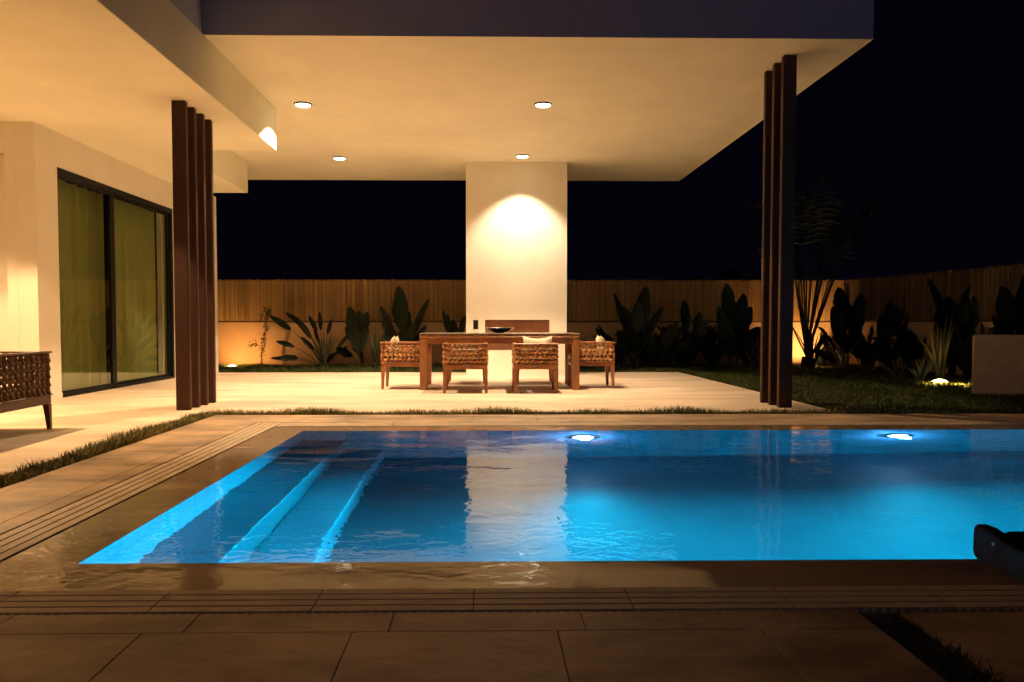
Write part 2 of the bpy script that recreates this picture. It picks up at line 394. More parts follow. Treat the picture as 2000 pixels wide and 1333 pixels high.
# sliding door
dz = MB(); t = .07
xf0, xf1 = WX-.13, WX-.03
dz.cbox(xf0, xf1, DY0, DY1, DZ-.085, DZ); dz.cbox(xf0, xf1, DY0, DY1, .0, .045); dz.cbox(xf0, xf1, DY0, DY0+.045, .045, DZ-.085); dz.cbox(xf0, xf1, DY1-.06, DY1, .045, DZ-.085)
fr_ = vp('sliding_door', dz, M['blackmetal'])
for k, (a, b, xo) in enumerate(((DY0+.047, 11.50, -.050), (11.36, DY1-.062, -.098))):
    sm = MB(); xa, xb = WX+xo-.02, WX+xo+.018
    z0, z1 = .047, DZ-.087
    s_ = .05 if k == 0 else .05
    sm.cbox(xa, xb, a, a+.028 if k == 0 else a+.12, z0, z1, .003); sm.cbox(xa, xb, b-.13 if k == 0 else b-.035, b, z0, z1, .003)
    sm.cbox(xa, xb, a+.03, b-.03, z0, z0+.03, .003); sm.cbox(xa, xb, a+.03, b-.03, z1-.03, z1, .003)
    o = sm.build('door_frame', M['blackmetal'], fr_)
    gm = MB(); xm = WX+xo; gm.quad((xm, a+.02, z0+.02), (xm, b-.02, z0+.02), (xm, b-.02, z1-.02), (xm, a+.02, z1-.02))
    gm.build('glass_pane', M['glass'], fr_)
# curtains
def curtain(y0, y1, ph, label):
    c = MB(); ny = int((y1-y0)/.018); vs = []
    for i in range(ny+1):
        y = y0+(y1-y0)*i/ny
        for j in range(7):
            z = .03+2.68*j/6
            a = .035*(1-.15*j/6); xx = WX-.27 + a*math.sin(y*21+ph+.5*math.sin(y*5+j*.12)) + .015*math.sin(y*47+ph)
            vs.append((xx, y, z))
    fs = [(i*7+j, (i+1)*7+j, (i+1)*7+j+1, i*7+j+1) for i in range(ny) for j in range(6)]
    c.add(vs, fs)
    return tag(c.build('curtain', M['curtain'], None, True), label, 'curtain', 'curtains behind the sliding doors')
curtain(9.95, 11.44, 0, 'long pleated olive-lit curtain behind the nearer glass pane of the sliding door')
curtain(11.46, 13.46, 1.3, 'long pleated olive-lit curtain behind the farther glass pane, beside the dark gap')

# ------------------------------------------------------------------ fireplace column
fp = empty('fireplace', (.57, 14.45, 0), label='tall white stucco fireplace column with a brown niche behind the table', cat='fireplace')
def fpp(name, mb, m_, par=None):
    o = mb.build(name, m_, par or fp)
    if par is None: o.matrix_parent_inverse = Matrix.Translation((-.57, -14.45, 0))
    return o
cx0, cx1, cyF, cyB = -.31, 1.46, 14.43, 15.05
nx0, nx1, nz0, nz1 = .02, 1.16, .43, .965
g = MB(); g.box(cx0, nx0, cyF, cyB, 0, SOF-.002); g.box(nx1, cx1, cyF, cyB, 0, SOF-.002); g.box(nx0, nx1, cyF, cyB, 0, nz0); g.box(nx0, nx1, cyF, cyB, nz1, SOF-.002); g.box(nx0, nx1, cyF+.3, cyB, nz0, nz1)
fpp('column_wall', g, M['stucco'])
g = MB(); g.cbox(nx0+.004, nx1-.004, cyF+.035, cyF+.06, nz0+.004, nz1-.004)
g.cbox(nx0+.004, nx1-.004, cyF+.03, cyF+.034, nz0+.004, nz0+.02); g.cbox(nx0+.56, nx0+.566, cyF+.028, cyF+.034, nz0+.03, nz1-.02, .001)
fpp('niche_panel', g, M['niche'])
g = MB(); g.cbox(-.185, -.10, cyF-.012, cyF-.001, .80, .96, .004)
so = fpp('power_socket', g, M['blackmetal'])
g = MB()
for z in (.845, .915): g.cbox(-.172, -.113, cyF-.016, cyF-.0125, z-.03, z+.03, .003)
fpp('socket_cover', g, M['blackmetal'], so).matrix_parent_inverse = Matrix.Identity(4)

# ------------------------------------------------------------------ slatted columns
def slat_col(x0, x1, ys, h, label):
    c = empty('slatted_column', ((x0+x1)/2, ys[0], 0), label=label, cat='column', group='slatted wooden columns holding the terrace ceilings')
    xm = (x0+x1)/2
    for y in ys:
        b = MB(); wd = (x1-x0)/2
        # one fin with fine vertical grooves
        nn = 7
        b.cbox(x0-xm+.002, x1-xm-.002, y-ys[0]+.004, y-ys[0]+.071, .0, h, .010)
        for i in range(nn):
            a = -wd+.008+i*(2*wd-.016)/nn
            b.cbox(a+.001, a+(2*wd-.016)/nn-.002, y-ys[0], y-ys[0]+.0045, .002, h-.002, .0015)
        b.build('fin', M['fin'], c)
    return c
slat_col(-3.195, -3.045, [8.52, 8.78, 9.04, 9.30], LOW-.001, 'dark wooden slatted column of four fins beside the glass doors')
slat_col(3.145, 3.295, [8.66, 8.93, 9.20], SOF-.001, 'dark wooden slatted column of three fins at the lawn side')

# ------------------------------------------------------------------ downlights
def downlight(x, y, z, label, power, ang=104, r=.110, col=WARM):
    e = empty('downlight', (x, y, z), label=label, cat='ceiling light', group='round downlights in the terrace ceiling')
    b = MB(); b.lathe((0, 0, 0), [(r-.010, -.004), (r-.006, -.020), (r, -.020), (r+.003, -.001)], 36)
    b.build('rim', M['blackmetal'], e, True)
    b = MB(); vs = []
    b.lathe((0, 0, 0), [(.0005, -.036), (r*.5, -.034), (r*.8, -.028), (r-.0105, -.018)], 36)
    b.build('lens', M['lens_warm'], e, True)
    b = MB()
    for i in range(-4, 5):
        yy = i*.022; hw = math.sqrt(max(0, (r-.016)**2-yy*yy)); b.tube([(hw*math.sin(q*.26), yy, -.0375+.018*((yy*yy+(hw*math.sin(q*.26))**2)/(r*r))) for q in range(-6, 7)], .0012, 4)
    b.build('grille', M['metal'], e)
    s_ = spot('downlight_beam', (x, y, z-.045), (x, y, 0), power, col, ang, .5 if ang == 98 else .15, .045, e)
    return e
downlight(-2.32, 10.69, SOF, 'round black-rimmed downlight beside the low beam, nearer of the left pair', P_CEIL*1.25, 114)
downlight(.765, 10.64, SOF, 'round black-rimmed downlight above the dining table, nearest the camera on the right', P_CEIL*1.25, 114)
downlight(-2.45, 14.1, SOF, 'small round downlight in front of the dark gap left of the fireplace column', P_CEIL, 84)
downlight(.65, 13.88, SOF, 'round downlight right against the top of the fireplace column', P_CEIL*.70, 98, col=(1, .76, .50))
for i, (x, y, pw) in enumerate(((-4.75, 7.0, 1.), (-4.6, 3.6, .08), (-7.0, 7.9, .35))):
    downlight(x, y, LOW, ['round downlight in the low ceiling above the woven sofa', 'round downlight in the low ceiling, closest to the pool drain corner', 'round downlight in the low ceiling before the recessed entrance'][i], P_LEFT*pw, ang=118, col=(1, .62, .29))

# ------------------------------------------------------------------ woven furniture
def capsule(mb, c, d, ln, r, n=6):
    c = Vector(c); d = Vector(d).normalized(); a = c-d*ln/2; b = c+d*ln/2
    mb.tube([a-d*r*.55, a-d*r*.1, c, b+d*r*.1, b+d*r*.55], [r*.35, r*.85, r*1.05, r*.85, r*.35], n)
def weave(mb, p0, p1, z0, z1, rows=5, pitch=.046, r=.0135, open_=False, off=.5):
    """chunky braided rope between two floor points, from z0 to z1"""
    p0 = Vector((*p0, 0)); p1 = Vector((*p1, 0)); L = (p1-p0).length; u = (p1-p0)/L; nrm = Vector((-u.y, u.x, 0))
    k = max(2, round(L/pitch)); pt = L/k; rh = (z1-z0)/rows
    for i in range(rows):
        zc = z0+rh*(i+.5)
        for j in range(k):
            c = p0+u*(pt*(j+off))
            jt = RN.uniform(-.12, .12, 4)
            if open_:
                for sgn in (-1, 1):
                    capsule(mb, c+Vector((0, 0, zc))+nrm*.007*sgn, u*.9+Vector((0, 0, sgn)), math.hypot(pt, rh)*.88, r*(1+jt[0]), 6)
            else:
                sg = 1 if i % 2 else -1
                capsule(mb, c+u*(-pt*.22)+Vector((0, 0, zc+rh*.16*sg))+nrm*.004, u+Vector((0, 0, .95*sg+jt[0])), pt*.62, r*(1+jt[1]), 6)
                capsule(mb, c+u*(pt*.22)+Vector((0, 0, zc-rh*.10*sg))-nrm*.004, u*.9+Vector((0, 0, -.85*sg+jt[2])), pt*.62, r*(1+jt[3]), 6)
def pillow_mb(wd, ht, th, n=10):
    mb = MB(); vs = []; fs = []
    for sgn in (1, -1):
        base = len(vs)
        for i in range(n+1):
            for j in range(n+1):
                a, b = 2*i/n-1, 2*j/n-1
                pin = 1-.10*(1-a*a)*0 - .07*(b*b)*(1-a*a)
                x = a*wd/2*(1-.06*(1-b*b)); z = b*ht/2*(1-.26*(1-a*a))
                t_ = th/2*max(0, (1-a**4))**.55*max(0, (1-b**4))**.55*(1+.08*math.sin(5*a+3*b))
                vs.append((x, sgn*t_, z))
        for i in range(n):
            for j in range(n):
                q = (base+i*(n+1)+j, base+(i+1)*(n+1)+j, base+(i+1)*(n+1)+j+1, base+i*(n+1)+j+1)
                fs.append(q if sgn < 0 else q[::-1])
    mb.add(vs, fs); return mb
def leg_mb(x, y, top, w1=.052, w0=.034, sx=1, sy=1):
    """tapered leg, outer faces vertical"""
    mb = MB(); a = []
    for wdt, z in ((w0, 0), (w0*1.02, .02), (w1*.86, top*.7), (w1, top)):
        a += [(x, y, z), (x+sx*wdt, y, z), (x+sx*wdt, y+sy*wdt, z), (x, y+sy*wdt, z)]
    f = [(0, 3, 2, 1), (12, 13, 14, 15)]
    for k in range(3):
        for i in range(4):
            j = (i+1) % 4; f.append((k*4+i, k*4+j, k*4+4+j, k*4+4+i))
    if sx*sy < 0: f = [q[::-1] for q in f]
    mb.add(a, f); return mb
def make_chair(label, W=.575, D=.60, name='armchair', cat='armchair', wood='wood', rope='rope', zt=.645, zb=.375, legt=.31, group='woven armchairs around the dining table', rows=4, pitch=.060, r=.0180, open_=False, n_seat=1):
    """local: back along y=0 facing -y side; seat opens towards +y; origin at the floor centre of the back"""
    e = empty(name, (0, 0, 0), label=label, cat=cat, group=group)
    h = W/2
    for sx in (-1, 1):
        for (yy, sy) in ((0, 1), (D, -1)):
            o = leg_mb(sx*h, yy, legt, .055, .034, -sx, sy).build('leg', M[wood], e); bevel(o, .004)
    a = MB(); th = .028
    a.cbox(-h+.002, h-.002, .003, .003+th, legt+.001, zb-.012, .005); a.cbox(-h+.002, h-.002, D-.003-th, D-.003, legt+.001, zb-.012, .005)
    a.cbox(-h+.003, -h+.003+th, .032, D-.032, legt+.001, zb-.012, .005); a.cbox(h-.003-th, h-.003, .032, D-.032, legt+.001, zb-.012, .005)
    a.cbox(-h+.034, h-.034, .034, D-.034, zb-.03, zb-.012, .002)
    a.build('seat_frame', M[wood], e)
    a = MB(); a.cbox(-h-.006, h+.006, -.008, .05, zb-.0115, zb, .003); a.cbox(-h-.006, -h+.05, .0505, D, zb-.0115, zb, .003); a.cbox(h-.05, h+.006, .0505, D, zb-.0115, zb, .003)
    a.build('lower_rail', M[wood], e)
    a = MB(); a.cbox(-h-.008, h+.008, -.012, .055, zt-.016, zt, .005); a.cbox(-h-.008, -h+.05, .0555, D+.004, zt-.016, zt, .005); a.cbox(h-.05, h+.008, .0555, D+.004, zt-.016, zt, .005)
    a.build('top_rail', M[wood], e)
    b = MB(); weave(b, (-h+.012, .012), (h-.012, .012), zb+.004, zt-.018, rows, pitch, r, open_)
    if not open_: weave(b, (-h+.02, .042), (h-.02, .042), zb+.004, zt-.018, rows, pitch, r*.85, off=.1)
    b.build('back_weave', M[rope], e, True)
    for sx in (-1, 1):
        b = MB(); weave(b, (sx*(h-.012), .04), (sx*(h-.012), D-.02), zb+.004, zt-.018, rows, pitch, r, open_)
        if not open_: weave(b, (sx*(h-.042), .05), (sx*(h-.042), D-.03), zb+.004, zt-.018, rows, pitch, r*.85, off=.1)
        b.build('arm_weave', M[rope], e, True)
    for sx in (-1, 1):
        for y0, y1 in ((.006, .03), (D-.03, D-.006)):
            b = MB(); b.cbox(sx*(h-.02)-.012, sx*(h-.02)+.012, y0, y1, zb, zt-.016, .003); b.build('corner_post', M[wood], e)
    for k in range(n_seat):
        x0 = -h+.055+(W-.11)/n_seat*k; b = MB(); b.cbox(x0+.004, x0+(W-.11)/n_seat-.004, .06, D+.0, zb-.008, zb+.09, .02); o = b.build('seat_cushion', M['cushion'], e, True)
    b = MB(); b.cbox(-.022, .022, -.006, -.001, zb-.030, zb-.010, .002); b.build('maker_plate', M['metal'], e)
    return e
chairs = [
    # x, y, rot, label, pillow offset
    (-.238, 10.52, 0, 'woven armchair in front of the table, left one with its back to the pool'),
    (.672, 10.51, 0, 'woven armchair in front of the table, its cream pillow standing above the backrest'),
    (-1.40, 11.46, -90, 'woven armchair at the left end of the table, side on'),
    (1.81, 11.58, 90, 'woven armchair at the right end of the table, side on'),
    (-.262, 12.84, 180, 'woven armchair on the far side of the table, behind the left front chair'),
    (.775, 12.84, 180, 'woven armchair on the far side of the table, behind the right front chair'),
]
proto = make_chair(chairs[0][3])
pil = pillow_mb(.44, .34, .13)
pproto = pil.build('pillow', M['cushion'], None, True)
PL = ['flat cream pillow barely showing over the back of the left front chair', 'cream pillow curving above the backrest of the right front chair', 'cream pillow on the armchair at the left table end', 'cream pillow on the armchair at the right table end', 'cream pillow in the far armchair hidden behind the table, left', 'cream pillow in the far armchair hidden behind the table, right']
for i, (x, y, rz, lab) in enumerate(chairs):
    c = proto if i == 0 else copy_tree(proto)
    c.location = (x, y, 0); c.rotation_euler = (0, 0, R(rz)); c['label'] = lab
    p = pproto if i == 0 else pproto.copy()
    if i: COL.objects.link(p)
    tag(p, PL[i], 'pillow', 'cream pillows on the armchairs')
    mt = Matrix.Translation((x, y, 0)) @ Matrix.Rotation(R(rz), 4, 'Z')
    up = (-.035, .06, .05, .055, -.05, -.05)[i]
    p.matrix_world = mt @ Matrix.Translation(((0, .03, .03, -.02, 0, 0)[i], .145, .55+up-.015)) @ Matrix.Rotation(R(-14), 4, 'X') @ Matrix.Scale((.86, .88, .9, .9, .9, .9)[i], 4)

# sofa at the left edge
sofa = make_chair('dark brown woven lattice sofa at the left edge of the terrace', W=1.75, D=.8, name='sofa', cat='sofa', wood='sofawood', rope='sofarope', zt=.665, zb=.30, legt=.215, group=None, rows=5, pitch=.083, r=.016, open_=True, n_seat=2)
if 'group' in sofa: del sofa['group']
sofa.location = (-3.67, 6.19, 0); sofa.rotation_euler = (0, 0, R(90+2))

# ------------------------------------------------------------------ dining table
tb = empty('dining_table', (.215, 11.6, 0), label='long teak dining table with a woven rim in front of the fireplace column', cat='table')
hx, hy = 1.085, .55
for sx in (-1, 1):
    for sy in (-1, 1):
        b = MB(); x = sx*(hx-.05); y = sy*(hy-.05)
        b.cbox(x-.046, x+.046, y-.046, y+.046, .0, .70, .005); b.build('leg', M['wood'], tb)
b = MB()
b.cbox(-hx+.10, hx-.10, -hy+.010, -hy+.04, .625, .70, .003); b.cbox(-hx+.10, hx-.10, hy-.04, hy-.010, .625, .70, .003)
b.cbox(-hx+.01, -hx+.04, -hy+.1, hy-.1, .625, .70, .003); b.cbox(hx-.04, hx-.01, -hy+.1, hy-.1, .625, .70, .003)
b.build('apron', M['wood'], tb)
b = MB(); b.cbox(-hx, hx, -hy, hy, .702, .722, .003); b.build('top_frame', M['wood'], tb)
b = MB()
def twist(p0, p1):
    p0 = Vector(p0); p1 = Vector(p1); L = (p1-p0).length; k = int(L/.024); u = (p1-p0)/L
    for i in range(k):
        capsule(b, p0+u*(i+.5)*L/k, u+Vector((0, 0, .9)), .018, .0105, 5)
for s_ in (-1, 1):
    twist((-hx+.01, s_*(hy-.012), .739), (hx-.01, s_*(hy-.012), .739)); twist((s_*(hx-.012), -hy+.01, .739), (s_*(hx-.012), hy-.01, .739))
b.build('woven_rim', M['rope'], tb, True)
b = MB(); b.cbox(-hx, hx, -hy, hy, .757, .768, .003); b.build('table_top', M['tabletop'], tb)

b = MB(); b.lathe((0, 0, 0), [(.001, .0), (.06, .0), (.09, .012), (.15, .034), (.205, .066), (.212, .070), (.205, .0705), (.148, .042), (.085, .02), (.001, .012)], 40)
bw = b.build('bowl', M['bowl'], None, True); bw.location = (.22, 11.52, .7685)
tag(bw, 'wide shallow black bowl with a silver rim on the table', 'bowl')
b = MB(); b.lathe((0, 0, 0), [(.207, .069), (.2135, .073), (.207, .0745), (.203, .071), (.207, .069)], 40); b.build('rim', M['metal'], bw, True)

# ------------------------------------------------------------------ sun lounger, lower right
lg = empty('sun_lounger', (1.437, 2.36, -.0), label='dark wooden sun lounger with a black mattress, cut off at the lower right', cat='sun lounger')
def rail(x0):
    mb = MB(); prof = []
    # side outline in (y, z): rounded far end, gentle dip behind it
    out = [(.002, .235), (.0, .29), (-.004, .306), (-.016, .315), (-.06, .316), (-.10, .309), (-.145, .293), (-1.9, .293), (-1.93, .285), (-1.93, .23), (-1.9, .212), (-.05, .212), (-.022, .213), (-.006, .219)]
    nn = len(out); v = [(x0, y, z) for y, z in out]+[(x0+.035, y, z) for y, z in out]
    f = [tuple(range(nn)), tuple(range(2*nn-1, nn-1, -1))]+[(i, i+nn, (i+1) % nn+nn, (i+1) % nn) for i in range(nn)]
    mb.add(v, f); return mb
for x0 in (0, .615):
    o = rail(x0).build('side_rail', M['loungerwood'], lg); bevel(o, .006)
for x0 in (.002, .59):
    for y in (-.42, -1.7):
        b = MB(); b.cbox(x0, x0+.055, y-.035, y+.035, 0, .211, .004); b.build('leg', M['loungerwood'], lg)
b = MB()
for i in range(21): b.cbox(.036, .614, -.16-i*.085, -.10-i*.085, .262, .292, .003)
b.build('slats', M['loungerwood'], lg)
b = MB(); b.cbox(.006, .644, -1.85, -.12, .2935, .322, .012); b.build('mattress', M['blackcloth'], lg, True)
b = MB(); b.cbox(-.003, .0, -.105, -.094, .274, .283, .001); b.build('metal_tag', M['metal'], lg)

# ------------------------------------------------------------------ garden walls with reed screen
def garden_wall(a, b_, label, zt=1.82, reed='reed'):
    a = Vector((*a, 0)); b_ = Vector((*b_, 0)); L = (b_-a).length; ang = math.atan2(b_.y-a.y, b_.x-a.x)
    e = empty('garden_wall', a, ang, label=label, cat='garden wall', group='garden walls topped with reed screens')
    w_ = MB(); w_.box(0, L, .0, .2, -.06, .925); w_.box(0, L, .03, .17, .926, zt-.03); w_.build('plaster_wall', M['wallpaint'], e)
    w_ = MB(); w_.box(0, L, -.02, .029, .926, .955); w_.build('cap', M['capdark'], e)
    w_ = MB(); x = 0
    while x < L:
        d = random.uniform(.006, .013); y = -.004-random.uniform(0, .012)-d; tp = zt+random.uniform(-.012, .014); bt = .958
        lean = random.uniform(-.010, .010)
        vs = []
        for z, sh in ((bt, 0), ((bt+tp)/2, lean*.8), (tp, lean)):
            vs += [(x+sh, y+.004, z), (x+d/2+sh, y-.002, z), (x+d+sh, y+.004, z), (x+d/2+sh, y+.010, z)]
        fs = [(8, 9, 10, 11)]
        for k in range(2):
            for i in range(4):
                j = (i+1) % 4; fs.append((k*4+i, k*4+j, k*4+4+j, k*4+4+i))
        w_.add(vs, fs); x += d*random.uniform(.85, 1.15)
    w_.build('reed_screen', M[reed], e)
    return e
garden_wall((-9, 17.4), (7.75, 17.4), 'back garden wall, orange plaster below and reed screen above')
garden_wall((7.75, 17.4), (9.6, 2.0), 'side garden wall with reed screen, running to the right behind the dark plants', reed='reed_dim')

# low rough wall at right
lw = MB(); lw.cbox(0, 3.2, 0, .35, -.05, .755, .015)
o = lw.build('low_wall', M['rough_stucco'], None); o.location = (6.24, 10.35, 0); o.rotation_euler = (0, 0, R(-33))
tag(o, 'low cream rough-rendered wall block at the right edge beside the garden lamp', 'low wall')

# ------------------------------------------------------------------ plants
def bez(a, c, b_, n):
    return [a*(1-t)**2+c*2*t*(1-t)+b_*t*t for t in [i/n for i in range(n+1)]]
def leaf(fo, st, base, tip, bl, wd, face=0., rise=.35, droop=.0, n=15):
    """a paddle leaf on a stalk: from base to tip, blade over the last `bl` metres"""
    base = Vector(base); tip = Vector(tip); ax = tip-base; L = ax.length
    ctrl = base+Vector((ax.x*.25, ax.y*.25, ax.z*.5+rise*L*.5)); tip = tip-Vector((0, 0, droop))
    P_ = bez(base, ctrl, tip, 14); fr0 = max(0, 1-bl/L); k0 = max(1, int(round(fr0*14)))
    st.tube(P_[:k0+1], [.014-.008*i/k0 for i in range(k0+1)], 4, False)
    B_ = P_[k0:]
    if len(B_) < 4: B_ = P_[-5:]
    pts = []
    m_ = len(B_)-1
    for i in range(n+1):
        t = i/n*m_; j = min(int(t), m_-1); pts.append(B_[j].lerp(B_[j+1], t-j))
    vs = []; fs = []; nf = Vector((math.sin(face), -math.cos(face), 0))
    for i, p in enumerate(pts):
        t = i/n; tg = (pts[min(i+1, n)]-pts[max(i-1, 0)]).normalized()
        sd = tg.cross(nf)
        if sd.length < .2: sd = tg.cross(Vector((0, 0, 1)))
        sd.normalize(); nn = sd.cross(tg).normalized()
        ww = wd*.5*(math.sin(math.pi*min(1, t*.93+.05))**.62)*(1-.25*t)
        if i == n: ww = .001
        wl, wr = (random.uniform(.80, 1.04) if random.random() < .45 else 1. for _ in (0, 1)); cu = .28+.10*math.sin(i*.9+wd*40)
        vs += [p-sd*ww*wl+nn*ww*cu, p-nn*.002, p+sd*ww*wr+nn*ww*cu]
    for i in range(n):
        a = i*3; fs += [(a, a+1, a+4, a+3), (a+1, a+2, a+5, a+4)]
    fo.add(vs, fs)
def plant(name, loc, label, cat, leaves=(), straps=(), group=None, mleaf='leaf', mstrap='blade', extra=0, ew=.2, eh=.9, spread=.6):
    e = empty(name, loc, label=label, cat=cat, group=group)
    fo, st = MB(), MB()
    for q in leaves:
        dx, dz, bl, wd = q[:4]; dy = q[4] if len(q) > 4 else random.uniform(-.2, .1); fc = q[5] if len(q) > 5 else random.uniform(-.5, .5)
        bx = random.uniform(-.06, .06)+dx*.08
        leaf(fo, st, (bx, random.uniform(-.06, .06), -.02), (dx, dy, dz), bl, wd, fc, rise=random.uniform(.1, .3), droop=0)
    for i in range(extra):
        a = random.uniform(0, 2*math.pi); rr = random.uniform(.3, 1)*spread; hz = eh*random.uniform(.45, 1)
        leaf(fo, st, (random.uniform(-.08, .08), random.uniform(-.08, .08), -.02), (rr*math.cos(a), rr*.6*math.sin(a), hz), random.uniform(.35, .5), ew*random.uniform(.7, 1.2), random.uniform(-1.4, 1.4), rise=random.uniform(.1, .35))
    if fo.v: fo.build('foliage', M[mleaf], e, True)
    if st.v: st.build('stalks', M['stalk'], e, True)
    if straps:
        sb = MB(); num, hgt, spr = straps
        for i in range(num):
            a = random.uniform(0, 2*math.pi); rr = spr*random.uniform(.15, 1); h = hgt*random.uniform(.55, 1.05)
            p0 = Vector((random.uniform(-.05, .05), random.uniform(-.05, .05), -.02)); p2 = Vector((rr*math.cos(a), rr*.7*math.sin(a), h*(1-.18*rr/max(spr, .01))))
            c_ = Vector((p2.x*.42, p2.y*.42, h*.58)); Q = bez(p0, c_, p2, 6)
            fa = random.uniform(-.7, .7); nf = Vector((math.sin(fa), -math.cos(fa), 0)); vs = []; fs = []
            for k, p in enumerate(Q):
                tg = (Q[min(k+1, 6)]-Q[max(k-1, 0)]).normalized(); sd = tg.cross(nf).normalized(); ww = .022*(1-(k/6)**2.2)+.001
                vs += [p-sd*ww, p+nf*.006, p+sd*ww]
            for k in range(6): fs += [(k*3, k*3+1, k*3+4, k*3+3), (k*3+1, k*3+2, k*3+5, k*3+4)]
            sb.add(vs, fs)
        sb.build('strap_leaves', M[mstrap], e)
    return e
G1 = 'broad-leaved plants along the garden walls'; G2 = 'strap-leaved plants in the garden beds'
def X(px, Y): return (px-945)/1600*Y+.0
def Z(py, Y): return .9+(634-py)/1600*Y
def pl_at(name, px, Y, lab, cat, lv=(), **k):
    """lv: leaves given as (tip x pixel, tip y pixel) offsets worked out for this plant's own distance"""
    x0 = X(px, Y); L_ = [(X(a, Y)-x0, Z(b, Y), bl, wd, *r_) for a, b, bl, wd, *r_ in lv]
    return plant(name, (x0, Y, 0), lab, cat, L_, **k)
pl_at('bird_of_paradise_plant', 636, 16.6, 'spreading plant with many narrow paddle leaves on long stalks, right of the left garden lamp', 'plant',
   [(534, 619, .42, .15, -.2, .1), (562, 613, .42, .12), (572, 615, .6, .14), (603, 618, .45, .12), (625, 611, .42, .11), (548, 668, .34, .13, -.3, .8), (537, 700, .4, .12, -.3, 1.2), (560, 697, .3, .13, -.5), (690, 648, .5, .09), (680, 678, .4, .10), (665, 690, .4, .1, -.4), (612, 640, .4, .1, .1), (588, 660, .4, .12), (650, 625, .4, .1)],
   straps=(26, .85, .5), group=G1)
pl_at('broad_leaf_plant', 705, 16.7, 'dark plant with three broad upright leaves against the reed screen', 'plant',
   [(684, 601, .95, .34, 0, 0), (703, 608, .9, .26, 0, .1), (719, 611, .85, .30, 0, -.1), (675, 640, .4, .2)], group=G1, extra=3, eh=.7)
pl_at('flax_plant', 737, 16.3, 'clump of thin pale strap leaves left of the left end chair', 'plant', straps=(30, .95, .34), group=G2)
pl_at('broad_leaf_plant', 790, 16.7, 'tallest dark broad-leaved plant left of the fireplace, one big leaf pointing up', 'plant',
   [(780, 561, .95, .36, 0, 0), (743, 600, .7, .18, 0, .2), (839, 586, .8, .17, 0, -.2), (748, 626, .6, .26, -.1, .2), (835, 636, .5, .14), (770, 600, .6, .22), (800, 610, .6, .24), (815, 630, .6, .22), (765, 650, .5, .3), (790, 640, .5, .3)], group=G1, extra=5, eh=.8)
pl_at('broad_leaf_plant', 888, 16.6, 'small dark plant with narrow leaves touching the left side of the fireplace column', 'plant',
   [(866, 608, .55, .13, 0, .2), (874, 615, .5, .12), (909, 617, .5, .15), (885, 625, .5, .2), (900, 640, .5, .2)], group=G1, extra=4, eh=.6)
pl_at('broad_leaf_plant', 1240, 16.4, 'large dark plant with one broad upright leaf, right of the right end chair', 'plant',
   [(1262, 561, .95, .36, 0, 0), (1198, 573, .9, .16, 0, .3), (1295, 602, .6, .18), (1215, 600, .6, .3), (1245, 590, .7, .3), (1280, 620, .5, .25), (1225, 640, .5, .3)], group=G1, extra=8, eh=.95, ew=.26)
pl_at('broad_leaf_plant', 1300, 16.2, 'low dark bushy plant between two tall broad-leaved plants right of the fireplace', 'plant', [(1310, 640, .5, .2), (1320, 628, .4, .16)], straps=(22, .8, .5), group=G1, extra=8, eh=.75, mstrap='leaf')
pl_at('broad_leaf_plant', 1350, 16.6, 'dark plant with one leaf leaning left against the dim wall, left of the right column', 'plant',
   [(1336, 588, .7, .24, 0, .1), (1365, 610, .6, .22), (1380, 625, .6, .22)], group=G1, extra=7, eh=.85)
pl_at('broad_leaf_plant', 1434, 16.2, 'tall dark bushy plant just left of the right column', 'plant',
   [(1420, 556, .9, .34, 0, 0), (1402, 600, .8, .28), (1450, 575, .9, .36), (1470, 600, .7, .3), (1480, 640, .6, .3), (1440, 620, .6, .3)], group=G1, extra=9, eh=1.0, ew=.28)
pl_at('broad_leaf_plant', 1655, 15.6, 'dark plant with a huge folded leaf arching over the hidden garden lamp', 'plant',
   [(1640, 562, 1.0, .5, .0, .3), (1680, 575, .9, .42), (1600, 640, .6, .24, 0, 1.), (1690, 620, .6, .3), (1625, 600, .7, .3)], group=G1, extra=7, eh=.85, ew=.26)
pl_at('broad_leaf_plant', 1745, 15.4, 'dark mid-height plant against the side wall, between the palm and the right lamp', 'plant',
   [(1735, 590, .7, .3), (1760, 600, .6, .26), (1722, 620, .6, .3), (1805, 585, .8, .2)], straps=(18, .7, .5), group=G1, extra=9, eh=.85, mstrap='leaf')
pl_at('broad_leaf_plant', 1868, 13.6, 'large dark plant with a leaf leaning left, behind the right garden lamp', 'plant',
   [(1817, 544, .85, .2, 0, .2), (1922, 542, .85, .28, .1, -.2), (1890, 590, .7, .3), (1840, 610, .6, .3), (1860, 580, .7, .32), (1930, 610, .6, .3)], group=G1, extra=10, eh=1.0, ew=.28)
pl_at('broad_leaf_plant', 1985, 12.2, 'dark broad-leaved plant cut by the right edge above the low wall', 'plant',
   [(1960, 560, .8, .36), (1995, 540, .9, .4), (1930, 620, .6, .3, -.2, .6), (1925, 640, .5, .2, -.3)], group=G1, extra=9, eh=1.0, ew=.3)
pl_at('banana_plant', 1925, 12.0, 'plant with olive paddle leaves leaning left over the corner of the low wall', 'plant',
   [(1884, 579, .55, .16, -.3, .2), (1868, 632, .55, .11, -.4, .4), (1893, 632, .4, .11, -.4, .2), (1905, 650, .4, .1, -.5)], group=G1, mleaf='blade')
pl_at('flax_plant', 1846, 12.5, 'fan of long upright strap leaves directly behind the right garden lamp', 'plant', straps=(15, 1.08, .42), group=G2)
pl_at('flax_plant', 1808, 12.6, 'short clump of strap leaves left of the right garden lamp', 'plant', straps=(24, .42, .26), group=G2)
pl_at('flax_plant', 1765, 12.9, 'low thin-leaved clump on the dark lawn, farther left of the right garden lamp', 'plant', straps=(26, .45, .5), group=G2)
